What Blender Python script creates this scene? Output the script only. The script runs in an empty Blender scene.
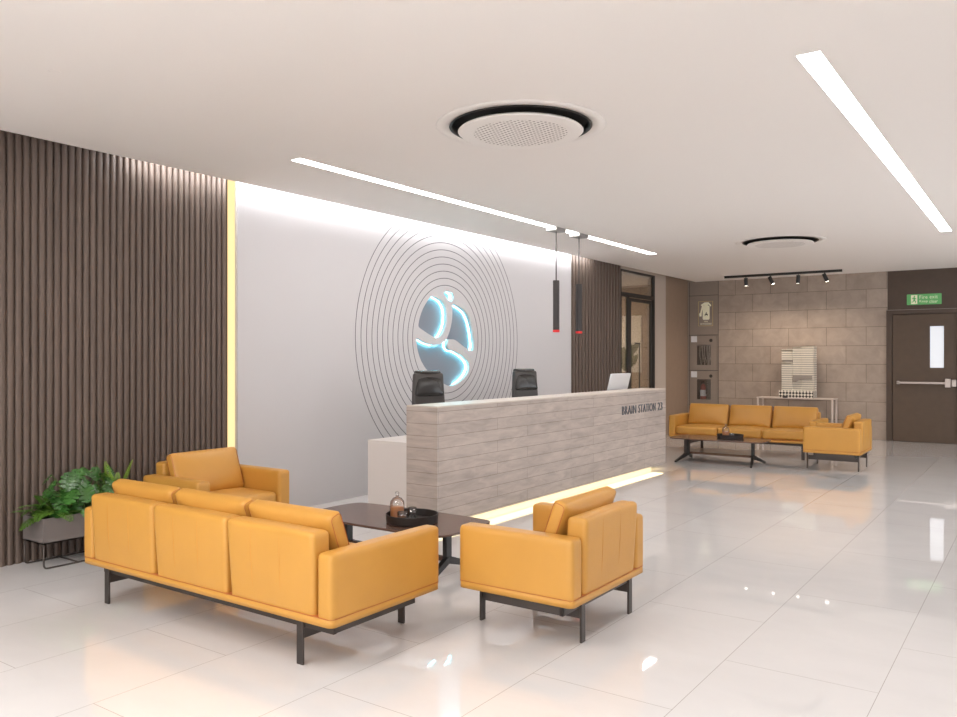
import bpy, bmesh, math, random
from mathutils import Vector, Matrix
random.seed(7)
PI = math.pi
scene = bpy.context.scene
COL = scene.collection
CEIL = 3.093
WX = -6.14          # left wall plane
BY = 16.37          # back wall plane

# ------------------------------------------------------------------ materials
MATS = {}
def nodes_of(name):
    m = bpy.data.materials.new(name); m.use_nodes = True
    nt = m.node_tree
    return m, nt, nt.nodes['Principled BSDF']
def mat(name, col, rough=0.5, metal=0.0, spec=0.5, var=0.0, vscale=8.0, bump=0.0, bscale=200.0, stretch=(1,1,1), emit=None, estr=0.0, coat=0.0):
    m, nt, b = nodes_of(name)
    b.inputs['Base Color'].default_value = (*col, 1)
    b.inputs['Roughness'].default_value = rough
    b.inputs['Metallic'].default_value = metal
    b.inputs['Specular IOR Level'].default_value = spec
    if coat: b.inputs['Coat Weight'].default_value = coat; b.inputs['Coat Roughness'].default_value = 0.15
    tc = nt.nodes.new('ShaderNodeTexCoord')
    mp = nt.nodes.new('ShaderNodeMapping'); mp.inputs['Scale'].default_value = stretch
    nt.links.new(tc.outputs['Object'], mp.inputs['Vector'])
    nz = nt.nodes.new('ShaderNodeTexNoise'); nz.inputs['Scale'].default_value = vscale; nz.inputs['Detail'].default_value = 5
    nt.links.new(mp.outputs['Vector'], nz.inputs['Vector'])
    if var > 0:
        r = nt.nodes.new('ShaderNodeValToRGB')
        r.color_ramp.elements[0].position = 0.3; r.color_ramp.elements[1].position = 0.7
        r.color_ramp.elements[0].color = (*[c * (1 - var) for c in col], 1)
        r.color_ramp.elements[1].color = (*[min(1, c * (1 + var)) for c in col], 1)
        nt.links.new(nz.outputs['Fac'], r.inputs['Fac']); nt.links.new(r.outputs['Color'], b.inputs['Base Color'])
    if bump > 0:
        n2 = nt.nodes.new('ShaderNodeTexNoise'); n2.inputs['Scale'].default_value = bscale
        nt.links.new(mp.outputs['Vector'], n2.inputs['Vector'])
        bp = nt.nodes.new('ShaderNodeBump'); bp.inputs['Strength'].default_value = bump; bp.inputs['Distance'].default_value = 0.002
        nt.links.new(n2.outputs['Fac'], bp.inputs['Height']); nt.links.new(bp.outputs['Normal'], b.inputs['Normal'])
    if emit:
        b.inputs['Emission Color'].default_value = (*emit, 1); b.inputs['Emission Strength'].default_value = estr
    MATS[name] = m
    return m
def brick_mat(name, axes, off, bw, rh, mortar, c1, c2, cm, rough, offset=0.5, noise=0.06, nscale=3.0, nstretch=(1,1,1), spec=0.5, bump=0.3, coat=0.0):
    """bricks in the plane of two object axes"""
    m, nt, b = nodes_of(name)
    tc = nt.nodes.new('ShaderNodeTexCoord')
    sx = nt.nodes.new('ShaderNodeSeparateXYZ'); cx = nt.nodes.new('ShaderNodeCombineXYZ')
    nt.links.new(tc.outputs['Object'], sx.inputs[0])
    for k in range(2):
        a = nt.nodes.new('ShaderNodeMath'); a.operation = 'ADD'; a.inputs[1].default_value = off[k]
        nt.links.new(sx.outputs[axes[k]], a.inputs[0]); nt.links.new(a.outputs[0], cx.inputs[k])
    br = nt.nodes.new('ShaderNodeTexBrick')
    br.offset = offset; br.offset_frequency = 2; br.squash = 1.0
    br.inputs['Scale'].default_value = 1.0
    br.inputs['Mortar Size'].default_value = mortar; br.inputs['Mortar Smooth'].default_value = 0.1
    br.inputs['Bias'].default_value = 0.0
    br.inputs['Brick Width'].default_value = bw; br.inputs['Row Height'].default_value = rh
    br.inputs['Color1'].default_value = (*c1, 1); br.inputs['Color2'].default_value = (*c2, 1); br.inputs['Mortar'].default_value = (*cm, 1)
    nt.links.new(cx.outputs[0], br.inputs['Vector'])
    mp = nt.nodes.new('ShaderNodeMapping'); mp.inputs['Scale'].default_value = nstretch
    nt.links.new(tc.outputs['Object'], mp.inputs[0])
    nz = nt.nodes.new('ShaderNodeTexNoise'); nz.inputs['Scale'].default_value = nscale; nz.inputs['Detail'].default_value = 8; nz.inputs['Roughness'].default_value = 0.6
    nz.inputs['Distortion'].default_value = 0.6
    nt.links.new(mp.outputs[0], nz.inputs['Vector'])
    mr = nt.nodes.new('ShaderNodeMapRange'); mr.inputs[1].default_value = 0.3; mr.inputs[2].default_value = 0.7
    mr.inputs[3].default_value = 1 - noise; mr.inputs[4].default_value = 1 + noise
    nt.links.new(nz.outputs['Fac'], mr.inputs[0])
    mx = nt.nodes.new('ShaderNodeVectorMath'); mx.operation = 'SCALE'
    nt.links.new(br.outputs['Color'], mx.inputs[0]); nt.links.new(mr.outputs[0], mx.inputs['Scale'])
    nt.links.new(mx.outputs[0], b.inputs['Base Color'])
    b.inputs['Roughness'].default_value = rough; b.inputs['Specular IOR Level'].default_value = spec
    b.inputs['Coat Weight'].default_value = coat; b.inputs['Coat Roughness'].default_value = 0.02
    if bump > 0:
        inv = nt.nodes.new('ShaderNodeMath'); inv.operation = 'SUBTRACT'; inv.inputs[0].default_value = 1.0
        nt.links.new(br.outputs['Fac'], inv.inputs[1])
        bp = nt.nodes.new('ShaderNodeBump'); bp.inputs['Strength'].default_value = bump; bp.inputs['Distance'].default_value = 0.002
        nt.links.new(inv.outputs[0], bp.inputs['Height']); nt.links.new(bp.outputs['Normal'], b.inputs['Normal'])
    MATS[name] = m
    return m
def emis(name, col, s):
    m = bpy.data.materials.new(name); m.use_nodes = True; nt = m.node_tree; nt.nodes.clear()
    e = nt.nodes.new('ShaderNodeEmission'); e.inputs[0].default_value = (*col, 1); e.inputs[1].default_value = s
    o = nt.nodes.new('ShaderNodeOutputMaterial'); nt.links.new(e.outputs[0], o.inputs[0])
    return m
def glass(name, tint=(1, 1, 1), fac=0.12):
    m = bpy.data.materials.new(name); m.use_nodes = True; nt = m.node_tree; nt.nodes.clear()
    t = nt.nodes.new('ShaderNodeBsdfTransparent'); t.inputs[0].default_value = (*tint, 1)
    g = nt.nodes.new('ShaderNodeBsdfGlossy'); g.inputs['Roughness'].default_value = 0.02
    lw = nt.nodes.new('ShaderNodeLayerWeight'); lw.inputs[0].default_value = 0.35
    ml = nt.nodes.new('ShaderNodeMath'); ml.operation = 'MULTIPLY_ADD'; ml.inputs[1].default_value = 0.6; ml.inputs[2].default_value = fac
    nt.links.new(lw.outputs['Fresnel'], ml.inputs[0])
    mx = nt.nodes.new('ShaderNodeMixShader'); nt.links.new(ml.outputs[0], mx.inputs[0])
    nt.links.new(t.outputs[0], mx.inputs[1]); nt.links.new(g.outputs[0], mx.inputs[2])
    o = nt.nodes.new('ShaderNodeOutputMaterial'); nt.links.new(mx.outputs[0], o.inputs[0])
    return m

M_floor = brick_mat('floor_tile', (1, 0), (-3.99, 0.611), 1.388, 0.694, 0.0016, (.755, .74, .74), (.77, .755, .755), (.42, .39, .37), 0.03, noise=0.03, spec=0.75, coat=0.5, nscale=1.6, nstretch=(1, 1.8, 1), bump=0.0)
M_ceil = mat('ceiling_paint', (.84, .80, .765), 0.9, spec=0.2)
M_slat = mat('slat_taupe', (.135, .096, .076), 0.52, spec=0.45, var=0.10, vscale=3, stretch=(1, 6, 0.4))
M_slatback = mat('slat_backing', (.06, .045, .038), 0.8)
M_white = mat('white_panel', (.58, .555, .56), 0.6, spec=0.3)
M_groove = mat('groove_grey', (.16, .15, .16), 0.8)
M_recess = mat('recess_grey', (.24, .25, .29), 0.7, spec=0.2)
M_backtile = brick_mat('back_wall_tile', (0, 2), (5.485, 0.0), 0.692, 0.348, 0.0035, (.355, .285, .233), (.40, .322, .266), (.13, .10, .08), 0.42, noise=0.13, nscale=5, spec=0.4, bump=0.4)
M_cabwall = mat('cabinet_panel', (.29, .235, .195), 0.5, var=0.03)
M_brownwall = mat('brown_wall', (.28, .193, .137), 0.6, var=0.03)
M_pier = mat('pier_plaster', (.47, .395, .335), 0.7)
M_darkpanel = mat('dark_panel', (.078, .050, .034), 0.5, var=0.06, bump=0.2)
M_doorleaf = mat('door_leaf', (.098, .062, .039), 0.5, var=0.06, bump=0.2)
M_orange = mat('orange_leather', (.58, .285, .052), 0.43, spec=0.5, var=0.035, vscale=4, bump=0.25, bscale=350)
M_seam = mat('leather_seam', (.45, .14, .03), 0.6)
M_metal = mat('bronze_metal', (.075, .062, .055), 0.4, metal=0.6)
M_black = mat('black_metal', (.02, .018, .017), 0.45)
M_table = mat('table_top', (.12, .068, .052), 0.22, spec=0.5, var=0.15, vscale=6, stretch=(1, 8, 1))
M_tray = mat('tray_black', (.025, .018, .016), 0.5)
M_desk = brick_mat('desk_plank', (1, 2), (0.35, 0.018), 1.45, 0.106, 0.0026, (.44, .375, .335), (.49, .42, .375), (.28, .235, .20), 0.5, offset=0.37, noise=0.17, nscale=3.2, nstretch=(1, 1, 5), spec=0.35, bump=0.5)
M_deskend = brick_mat('desk_plank_end', (0, 2), (0.15, 0.018), 0.92, 0.106, 0.0026, (.44, .375, .335), (.49, .42, .375), (.28, .235, .20), 0.5, offset=0.37, noise=0.17, nscale=3.2, nstretch=(1, 1, 5), spec=0.35, bump=0.5)
M_desktop = mat('desk_top', (.60, .53, .47), 0.45, var=0.04)
M_counter = mat('counter_white', (.68, .63, .60), 0.45)
M_steel = mat('brushed_steel', (.48, .41, .37), 0.35, metal=0.7)
M_chairblk = mat('chair_leather_black', (.02, .018, .017), 0.2, spec=0.6)
M_chairgry = mat('chair_mesh_grey', (.05, .042, .038), 0.38)
M_whiteplastic = mat('white_plastic', (.75, .75, .76), 0.3)
M_screen = mat('screen_black', (.01, .01, .012), 0.1)
M_planter = mat('planter_metal', (.17, .145, .135), 0.45)
M_soil = mat('soil', (.03, .02, .015), 0.95, var=0.4, vscale=60, bump=1.0)
M_monstera = mat('monstera_leaf', (.045, .14, .025), 0.26, spec=0.6, var=0.45, vscale=6)
M_fern = mat('fern_leaf', (.19, .32, .03), 0.45, var=0.3, vscale=8)
M_palm = mat('arching_leaf', (.08, .17, .02), 0.45, var=0.3, vscale=8)
M_stem = mat('plant_stem', (.08, .13, .03), 0.5)
M_green = mat('sign_green', (.12, .42, .13), 0.4, emit=(.12, .42, .13), estr=0.10)
M_cream = mat('sign_cream', (.85, .82, .62), 0.5, emit=(.85, .8, .6), estr=0.08)
M_gold = mat('sign_gold', (.62, .48, .22), 0.5)
M_red = mat('lamp_red', (.7, .03, .03), 0.35, emit=(.9, .03, .03), estr=0.2)
M_exred = mat('extinguisher_red', (.28, .035, .03), 0.35)
M_tube = mat('pendant_tube', (.05, .042, .04), 0.35, metal=0.3)
M_rod = mat('pendant_rod', (.12, .11, .105), 0.4, metal=0.5)
M_canopy = mat('pendant_canopy', (.30, .285, .275), 0.5)
M_text = mat('lettering_grey', (.11, .13, .16), 0.35, metal=0.3)
M_model = mat('model_white', (.72, .66, .56), 0.6)
M_modelgrey = mat('model_grey', (.30, .26, .225), 0.6)
M_modeldark = mat('model_dark', (.04, .033, .028), 0.6)
M_console = mat('console_frame', (.62, .53, .47), 0.5)
M_roomwall = mat('room_wall', (.46, .36, .26), 0.8)
M_canvas = mat('canvas_white', (.92, .89, .82), 0.8)
M_leafart = mat('art_leaf', (.13, .16, .09), 0.8, var=0.3, vscale=6)
M_hose = mat('hose_white', (.5, .43, .36), 0.6)
M_amber = mat('amber_drink', (.55, .22, .08), 0.3)
M_acwhite = mat('ac_white', (.84, .80, .765), 0.6)
M_flamedark = mat('flame_dark', (.08, .06, .04), 0.6)
M_strip = emis('strip_light', (1, .97, .94), 24.0)
M_fillstrip = emis('fill_strip_front', (1, .97, .93), 46.0)  # for the added fill strips near the camera, brighter than the others
M_cove = emis('cove_light', (.95, .975, 1.0), 30.0)
M_vled = emis('warm_led', (1, .74, .37), 1.25)
M_deskled = emis('desk_led', (1, .80, .45), 3.2)
M_cyan = emis('cyan_led', (.22, .86, 1.0), 42.0)
M_pane = mat('door_pane', (.72, .74, .76), 0.15, emit=(.85, .9, 1.0), estr=0.35)
M_glass = glass('clear_glass')
M_glassdrink = glass('drink_glass', (.93, .93, .93), 0.10)
M_trackglow = emis('spot_lamp', (1, .93, .82), 14.0)

def perforated():
    m, nt, b = nodes_of('ac_perforated')
    tc = nt.nodes.new('ShaderNodeTexCoord'); mp = nt.nodes.new('ShaderNodeMapping')
    mp.inputs['Rotation'].default_value = (0, 0, 0.35)
    nt.links.new(tc.outputs['Object'], mp.inputs[0])
    v = nt.nodes.new('ShaderNodeTexVoronoi'); v.voronoi_dimensions = '2D'; v.inputs['Scale'].default_value = 29; v.inputs['Randomness'].default_value = 0.0
    nt.links.new(mp.outputs[0], v.inputs['Vector'])
    lt = nt.nodes.new('ShaderNodeMath'); lt.operation = 'LESS_THAN'; lt.inputs[1].default_value = 0.27
    nt.links.new(v.outputs['Distance'], lt.inputs[0])
    ln = nt.nodes.new('ShaderNodeVectorMath'); ln.operation = 'LENGTH'; nt.links.new(tc.outputs['Object'], ln.inputs[0])
    l2 = nt.nodes.new('ShaderNodeMath'); l2.operation = 'LESS_THAN'; l2.inputs[1].default_value = 0.325
    nt.links.new(ln.outputs['Value'], l2.inputs[0])
    mu = nt.nodes.new('ShaderNodeMath'); mu.operation = 'MULTIPLY'; nt.links.new(lt.outputs[0], mu.inputs[0]); nt.links.new(l2.outputs[0], mu.inputs[1])
    mx = nt.nodes.new('ShaderNodeMix'); mx.data_type = 'RGBA'
    mx.inputs['A'].default_value = (.84, .80, .765, 1); mx.inputs['B'].default_value = (.27, .22, .20, 1)
    nt.links.new(mu.outputs[0], mx.inputs['Factor']); nt.links.new(mx.outputs['Result'], b.inputs['Base Color'])
    b.inputs['Roughness'].default_value = 0.6
    return m
M_perf = perforated()
def lattice():
    m, nt, b = nodes_of('model_lattice')
    tc = nt.nodes.new('ShaderNodeTexCoord'); mp = nt.nodes.new('ShaderNodeMapping')
    mp.inputs['Rotation'].default_value = (0, math.radians(45), 0)
    nt.links.new(tc.outputs['Object'], mp.inputs[0])
    c = nt.nodes.new('ShaderNodeTexChecker'); c.inputs['Scale'].default_value = 24
    c.inputs[1].default_value = (.8, .74, .64, 1); c.inputs[2].default_value = (.05, .04, .035, 1)
    nt.links.new(mp.outputs[0], c.inputs[0]); nt.links.new(c.outputs[0], b.inputs['Base Color'])
    return m
M_lattice = lattice()

# ------------------------------------------------------------------ mesh helpers
def link(name, me, m=None, parent=None, smooth=False):
    o = bpy.data.objects.new(name, me); COL.objects.link(o)
    if m is not None and not me.materials: me.materials.append(m)
    if smooth:
        for p in me.polygons: p.use_smooth = True
    if parent is not None: o.parent = parent
    return o
def obj(name, bm, m=None, parent=None, smooth=False):
    me = bpy.data.meshes.new(name); bm.normal_update(); bm.to_mesh(me); bm.free()
    return link(name, me, m, parent, smooth)
def tag(o, label=None, cat=None, group=None, kind=None):
    if label: o['label'] = label
    if cat: o['category'] = cat
    if group: o['group'] = group
    if kind: o['kind'] = kind
    return o
def struct(o, label=None): 
    o['kind'] = 'structure'
    return o
def thing(name, label, cat, loc=(0, 0, 0), rz=0, group=None):
    o = bpy.data.objects.new(name, None); COL.objects.link(o); o.empty_display_size = 0.1
    o.location = loc; o.rotation_euler = (0, 0, rz)
    return tag(o, label, cat, group)
def box(bm, x0, x1, y0, y1, z0, z1, bev=0.0, seg=2, mi=0):
    t = bmesh.new()
    bmesh.ops.create_cube(t, size=1)
    for v in t.verts:
        v.co = Vector(((x0 + x1) / 2 + v.co.x * (x1 - x0), (y0 + y1) / 2 + v.co.y * (y1 - y0), (z0 + z1) / 2 + v.co.z * (z1 - z0)))
    if bev > 0: bmesh.ops.bevel(t, geom=list(t.edges), offset=bev, segments=seg, affect='EDGES', profile=0.5)
    for f in t.faces: f.material_index = mi
    tm = bpy.data.meshes.new('t'); t.to_mesh(tm); t.free(); bm.from_mesh(tm); bpy.data.meshes.remove(tm)
    return bm
def B(*a, **k): return box(bmesh.new(), *a, **k)
def tube(bm, pts, r, seg=10, caps=True):
    pts = [Vector(p) for p in pts]; rings = []
    rs = r if isinstance(r, (list, tuple)) else [r] * len(pts)
    up = None
    for i, p in enumerate(pts):
        if i == 0: d = pts[1] - p
        elif i == len(pts) - 1: d = p - pts[i - 1]
        else: d = (pts[i + 1] - p).normalized() + (p - pts[i - 1]).normalized()
        d = d.normalized()
        if up is None:
            a = Vector((0, 0, 1)) if abs(d.z) < 0.9 else Vector((1, 0, 0))
            u = d.cross(a).normalized()
        else:
            u = (up - d * up.dot(d)).normalized()
        up = u; w = d.cross(u)
        rings.append([bm.verts.new(p + rs[i] * (math.cos(2 * PI * k / seg) * u + math.sin(2 * PI * k / seg) * w)) for k in range(seg)])
    for a, b in zip(rings[:-1], rings[1:]):
        for k in range(seg): bm.faces.new((a[k], a[(k + 1) % seg], b[(k + 1) % seg], b[k]))
    if caps:
        bm.faces.new(rings[0][::-1]); bm.faces.new(rings[-1])
    return bm
def T(pts, r, seg=10): return tube(bmesh.new(), pts, r, seg)
def lathe(bm, prof, c=(0, 0, 0), seg=40):
    """prof: list of (r, z)"""
    rings = []
    for r, z in prof:
        if r < 1e-6: rings.append([bm.verts.new((c[0], c[1], c[2] + z))])
        else: rings.append([bm.verts.new((c[0] + r * math.cos(2 * PI * k / seg), c[1] + r * math.sin(2 * PI * k / seg), c[2] + z)) for k in range(seg)])
    for a, b in zip(rings[:-1], rings[1:]):
        for k in range(seg):
            q = (k + 1) % seg
            if len(a) == 1 and len(b) == 1: continue
            if len(a) == 1: bm.faces.new((a[0], b[q], b[k]))
            elif len(b) == 1: bm.faces.new((a[k], a[q], b[0]))
            else: bm.faces.new((a[k], a[q], b[q], b[k]))
    bmesh.ops.recalc_face_normals(bm, faces=bm.faces)
    return bm
def L(prof, c=(0, 0, 0), seg=40): return lathe(bmesh.new(), prof, c, seg)
def arc(cx, cy, r, n=48, a0=0, a1=2 * PI, closed=True):
    k = n if closed else n + 1
    return [(cx + r * math.cos(a0 + (a1 - a0) * i / n), cy + r * math.sin(a0 + (a1 - a0) * i / n)) for i in range(k)]
def sheet(loops, thick, plane='XY', at=0.0):
    """filled outline with holes, extruded; plane XY (z=at), XZ (y=at), YZ (x=at). Centred on 'at'."""
    cu = bpy.data.curves.new('c', 'CURVE'); cu.dimensions = '2D'; cu.fill_mode = 'BOTH'; cu.extrude = thick / 2
    for lp in loops:
        sp = cu.splines.new('POLY'); sp.points.add(len(lp) - 1)
        for i, p in enumerate(lp): sp.points[i].co = (p[0], p[1], 0, 1)
        sp.use_cyclic_u = True
    o = bpy.data.objects.new('c', cu)
    COL.objects.link(o)
    dg = bpy.context.evaluated_depsgraph_get()
    me = bpy.data.meshes.new_from_object(o.evaluated_get(dg))
    bpy.data.objects.remove(o); bpy.data.curves.remove(cu)
    bm = bmesh.new(); bm.from_mesh(me); bpy.data.meshes.remove(me)
    for v in bm.verts:
        a, b, c = v.co
        v.co = (a, b, at + c) if plane == 'XY' else ((a, at + c, b) if plane == 'XZ' else (at + c, a, b))
    bmesh.ops.remove_doubles(bm, verts=bm.verts, dist=1e-5)
    bmesh.ops.recalc_face_normals(bm, faces=bm.faces)
    for f in bm.faces: f.material_index = 0
    return bm
def rect(x0, x1, y0, y1): return [(x0, y0), (x1, y0), (x1, y1), (x0, y1)]
def rrect(x0, x1, y0, y1, r, n=6):
    p = []
    for cx, cy, a in ((x1 - r, y1 - r, 0), (x0 + r, y1 - r, PI / 2), (x0 + r, y0 + r, PI), (x1 - r, y0 + r, 3 * PI / 2)):
        for i in range(n + 1):
            t = a + PI / 2 * i / n; p.append((cx + r * math.cos(t), cy + r * math.sin(t)))
    return p
def text_mesh(s, size, width=None, ext=0.002, align='LEFT', thin=0.0):
    cu = bpy.data.curves.new('txt', 'FONT'); cu.body = s; cu.size = size; cu.extrude = ext; cu.align_x = align; cu.space_character = 1.12; cu.offset = thin
    o = bpy.data.objects.new('txt', cu); COL.objects.link(o)
    dg = bpy.context.evaluated_depsgraph_get()
    me = bpy.data.meshes.new_from_object(o.evaluated_get(dg))
    bpy.data.objects.remove(o); bpy.data.curves.remove(cu)
    xs = [v.co.x for v in me.vertices]; ys = [v.co.y for v in me.vertices]
    x0, x1, y0, y1 = min(xs), max(xs), min(ys), max(ys)
    for v in me.vertices:
        v.co.x = (v.co.x - x0) * ((width / (x1 - x0)) if width else 1)
        v.co.y = (v.co.y - y0) * size / (y1 - y0)
    me.materials.clear()
    return me
def soft(x0, x1, y0, y1, z0, z1, r, puff=(0, 0, 0), n=14, fn=None):
    """a box with rounded edges and puffed faces"""
    bm = bmesh.new(); bmesh.ops.create_cube(bm, size=2)
    bmesh.ops.subdivide_edges(bm, edges=list(bm.edges), cuts=n, use_grid_fill=True)
    hx, hy, hz = (x1 - x0) / 2, (y1 - y0) / 2, (z1 - z0) / 2
    c = Vector(((x0 + x1) / 2, (y0 + y1) / 2, (z0 + z1) / 2))
    def sp(t, h):   # denser towards the ends so that the rounding is resolved
        s = 1 if t >= 0 else -1; a = abs(t)
        return s * (h * (1 - (1 - a) ** 1.6) if h > 2 * r else h * a)
    for v in bm.verts:
        t = v.co.copy()
        p = Vector((sp(t.x, hx), sp(t.y, hy), sp(t.z, hz)))
        q = Vector((max(-hx + r, min(hx - r, p.x)), max(-hy + r, min(hy - r, p.y)), max(-hz + r, min(hz - r, p.z))))
        d = p - q
        if d.length > 1e-9: p = q + d.normalized() * r
        fx, fy, fz = 1 - (p.x / hx) ** 2, 1 - (p.y / hy) ** 2, 1 - (p.z / hz) ** 2
        fx, fy, fz = max(0, fx), max(0, fy), max(0, fz)
        p = p + Vector((puff[0] * fy * fz * (p.x / hx), puff[1] * fx * fz * (p.y / hy), puff[2] * fx * fy * (p.z / hz)))
        if fn: p = fn(p, hx, hy, hz)
        v.co = c + p
    bmesh.ops.recalc_face_normals(bm, faces=bm.faces)
    return bm

# ------------------------------------------------------------------ room shell
def simple(name, bm, m, parent=None, smooth=False): return struct(obj(name, bm, m, parent, smooth))
RX, FY = 4.6, -5.0
simple('floor', B(-9.6, RX + .15, FY - .15, BY + .3, -0.08, 0.0), M_floor)

# ceiling with recessed strip lights and round cassettes
strips = [(-4.97, -4.85, 4.44, 11.64, 'left'), (-1.075, -0.955, 4.44, 11.65, 'right'),
          (-1.075, -0.955, -4.4, 2.6, 'x'), (2.7, 2.82, -4.4, 2.6, 'x'), (2.7, 2.82, 8.4, 15.9, 'x'), (-4.97, -4.85, -4.4, 0.75, 'x'), (-3.01, -2.89, -4.4, 2.0, 'x')]  # entries on this line are fill strips added out of view
acs = [(-2.95, 4.70), (-2.95, 11.33)]
loops = [rect(-5.96, RX + .1, FY - .1, BY + .02)]
for x0, x1, y0, y1, _ in strips: loops.append(rect(x0, x1, y0, y1))
for ax, ay in acs: loops.append(arc(ax, ay, 0.50, 64))
ce = sheet(loops, 0.02, 'XY', CEIL + 0.01)
simple('ceiling', ce, M_ceil)
# slab over the coves and recesses
simple('trim_1', B(-9.7, RX + .1, FY - .1, BY + .4, CEIL + 0.28, CEIL + 0.36), M_ceil)      # structural slab above
simple('trim_2', B(-5.98, -5.96, FY, BY, CEIL + 0.02, CEIL + 0.28), M_ceil)                    # cove upstand

strip_labels = {
 'left': 'long white ceiling strip light above the desk, two pendants hang from it',
 'right': 'long white ceiling strip light at the upper right, towards the exit door'}
for i, (x0, x1, y0, y1, k) in enumerate(strips):
    if k == 'x':     # fill strips added outside the frame to brighten the room
        struct(obj('trim_%d' % (10 + i), B(x0, x1, y0, y1, CEIL + .004, CEIL + .012), M_fillstrip if y1 < 3 and x0 < -2 else M_strip)); continue
    lb = strip_labels[k]
    t = thing('ceiling_light', lb, 'ceiling light', ((x0 + x1) / 2, (y0 + y1) / 2, CEIL), 0, 'recessed ceiling strip lights')
    hx, hy = (x1 - x0) / 2, (y1 - y0) / 2
    h = bmesh.new()
    box(h, -hx - .004, -hx, -hy, hy, 0.0, 0.06); box(h, hx, hx + .004, -hy, hy, 0.0, 0.06)
    box(h, -hx, hx, -hy - .004, -hy, 0.0, 0.06); box(h, -hx, hx, hy, hy + .004, 0.0, 0.06)
    obj('housing', h, M_whiteplastic, t)
    obj('diffuser', B(-hx, hx, -hy, hy, 0.004, 0.012), M_strip, t)

def ac_unit(ax, ay, label):
    t = thing('ceiling_air_vent', label, 'air vent', (ax, ay, CEIL), 0, 'round ceiling air vents')
    obj('flange', L([(0.485, 0.0), (0.485, -0.003), (0.575, -0.005), (0.58, 0.0), (0.485, 0.0)], seg=72), M_acwhite, t, True)
    obj('duct', L([(0.49, 0.0), (0.47, 0.03), (0.45, 0.16), (0.0, 0.16)], seg=72), M_black, t, True)
    obj('inner_ring', L([(0.489, -0.007), (0.480, -0.012), (0.468, 0.0), (0.462, 0.03), (0.485, 0.03)], seg=72), M_black, t, True)
    obj('cover_disc', L([(0.0, -0.050), (0.36, -0.050), (0.420, -0.046), (0.430, -0.038), (0.42, -0.028), (0.0, -0.020)], seg=72), M_perf, t)
    return t
ac_unit(*acs[0], 'large round perforated ceiling air vent with black slot, nearest to the front')
ac_unit(*acs[1], 'smaller looking round ceiling air vent far back near the track lights')
sp = obj('ceiling_sprinkler', L([(0, -0.003), (0.03, -0.002), (0.032, 0.0)]), M_ceil); sp.location = (-4.50, 2.313, CEIL)
tag(sp, 'tiny round concealed sprinkler cover in the ceiling at the upper left', 'sprinkler')

# left wall: backing + slats
def slat(bm, y0, w, right=1):
    pr_ = [(0, -.03), (0, -.010), (.10, -.003), (.26, 0), (.50, -.0015), (.74, -.007), (.92, -.015), (1.0, -.022), (1.0, -.03)]
    lo = [bm.verts.new((WX + x, y0 + q * w, 0)) for q, x in pr_]; hi = [bm.verts.new((WX + x, y0 + q * w, CEIL + .2)) for q, x in pr_]
    for i in range(len(pr_) - 1): bm.faces.new((lo[i], lo[i + 1], hi[i + 1], hi[i]))
bm = B(WX - .10, WX - .025, FY, 4.735, 0, CEIL + .2)
y = 4.735 - 0.0565
n = 0
while y > FY:
    slat(bm, y + .006, .050); y -= 0.0565
wl = simple('wall_left', bm, M_slat)
bm = B(WX - .10, WX - .025, 11.22, 13.14, 0, CEIL + .2)
y = 11.24
while y < 13.05:
    slat(bm, y, .100); y += 0.113
simple('wall_left.001', bm, M_slat)
simple('wall_left.002', B(WX - .12, WX - .10, FY, 13.14, 0, CEIL + .28), M_slatback)
led = obj('vertical_light_strip', B(WX - .045, WX - .015, 4.768, 4.83, 0.02, CEIL + .19), M_vled)
tag(led, 'thin vertical warm yellow light strip between dark slats and white feature wall', 'light strip')

# feature panel with cut-out emblem
PX = -6.10
def pc(a, b):     # emblem outline points measured on the wall: (y, z)
    return (a, b)
import math as _m
_f, _t = 806.8, _m.atan(566.8 / 806.8)
def wall_pt(px, py, X=PX):     # where a sight line meets the wall plane (used once, to lay out the flat emblem)
    a = (px - 478.5) / _f; b = (358.5 - py) / _f
    rx = -_m.sin(_t) + a * _m.cos(_t); ry = _m.cos(_t) + a * _m.sin(_t)
    k = X / rx
    return (ry * k, 1.5 + b * k)
def emblem(pts): return [wall_pt(400 + a / 5.52, 270 + b / 5.52) for a, b in pts]
def smooth_loop(p, it=2):
    for _ in range(it):
        q = []
        for i in range(len(p)):
            a, b = p[i], p[(i + 1) % len(p)]
            q.append((a[0] * .75 + b[0] * .25, a[1] * .75 + b[1] * .25)); q.append((a[0] * .25 + b[0] * .75, a[1] * .25 + b[1] * .75))
        p = q
    return p
holeA = emblem([(178, 143), (205, 152), (236, 172), (256, 205), (263, 250), (258, 305), (240, 350), (222, 374), (196, 374), (165, 358), (130, 335), (102, 315), (101, 300), (112, 250), (130, 205), (155, 165)])
holeBC = emblem([(288, 182), (330, 203), (366, 230), (388, 272), (403, 330), (412, 400), (412, 436), (398, 450), (378, 440), (345, 418), (318, 395), (300, 383), (280, 383), (267, 392), (261, 410), (267, 432), (282, 446), (302, 447),
                 (330, 462), (365, 488), (386, 518), (386, 550), (366, 588), (330, 624), (282, 646), (240, 628), (190, 592), (150, 555), (122, 515), (103, 468), (93, 420), (91, 374), (112, 382), (150, 406), (195, 417), (232, 408), (254, 388), (272, 348), (286, 290), (290, 235)])
holeD = emblem([(238, 126), (270, 119), (292, 126), (300, 142), (296, 165), (284, 178), (266, 163), (250, 142)])
holes = [smooth_loop(h) for h in (holeA, holeBC, holeD)]
fp = thing('feature_wall_panel', 'white feature wall panel with concentric ring lines and glowing blue emblem behind desk', 'wall panel', (0, 0, 0))
pan = sheet([rect(4.82, 11.215, 0.0, CEIL + .2)] + holes, 0.045, 'YZ', PX - 0.0225)
obj('panel', pan, M_white, fp)
obj('recess_back', B(PX - .085, PX - .078, 7.2, 8.8, 1.0, 2.5), M_recess, fp)
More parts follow.
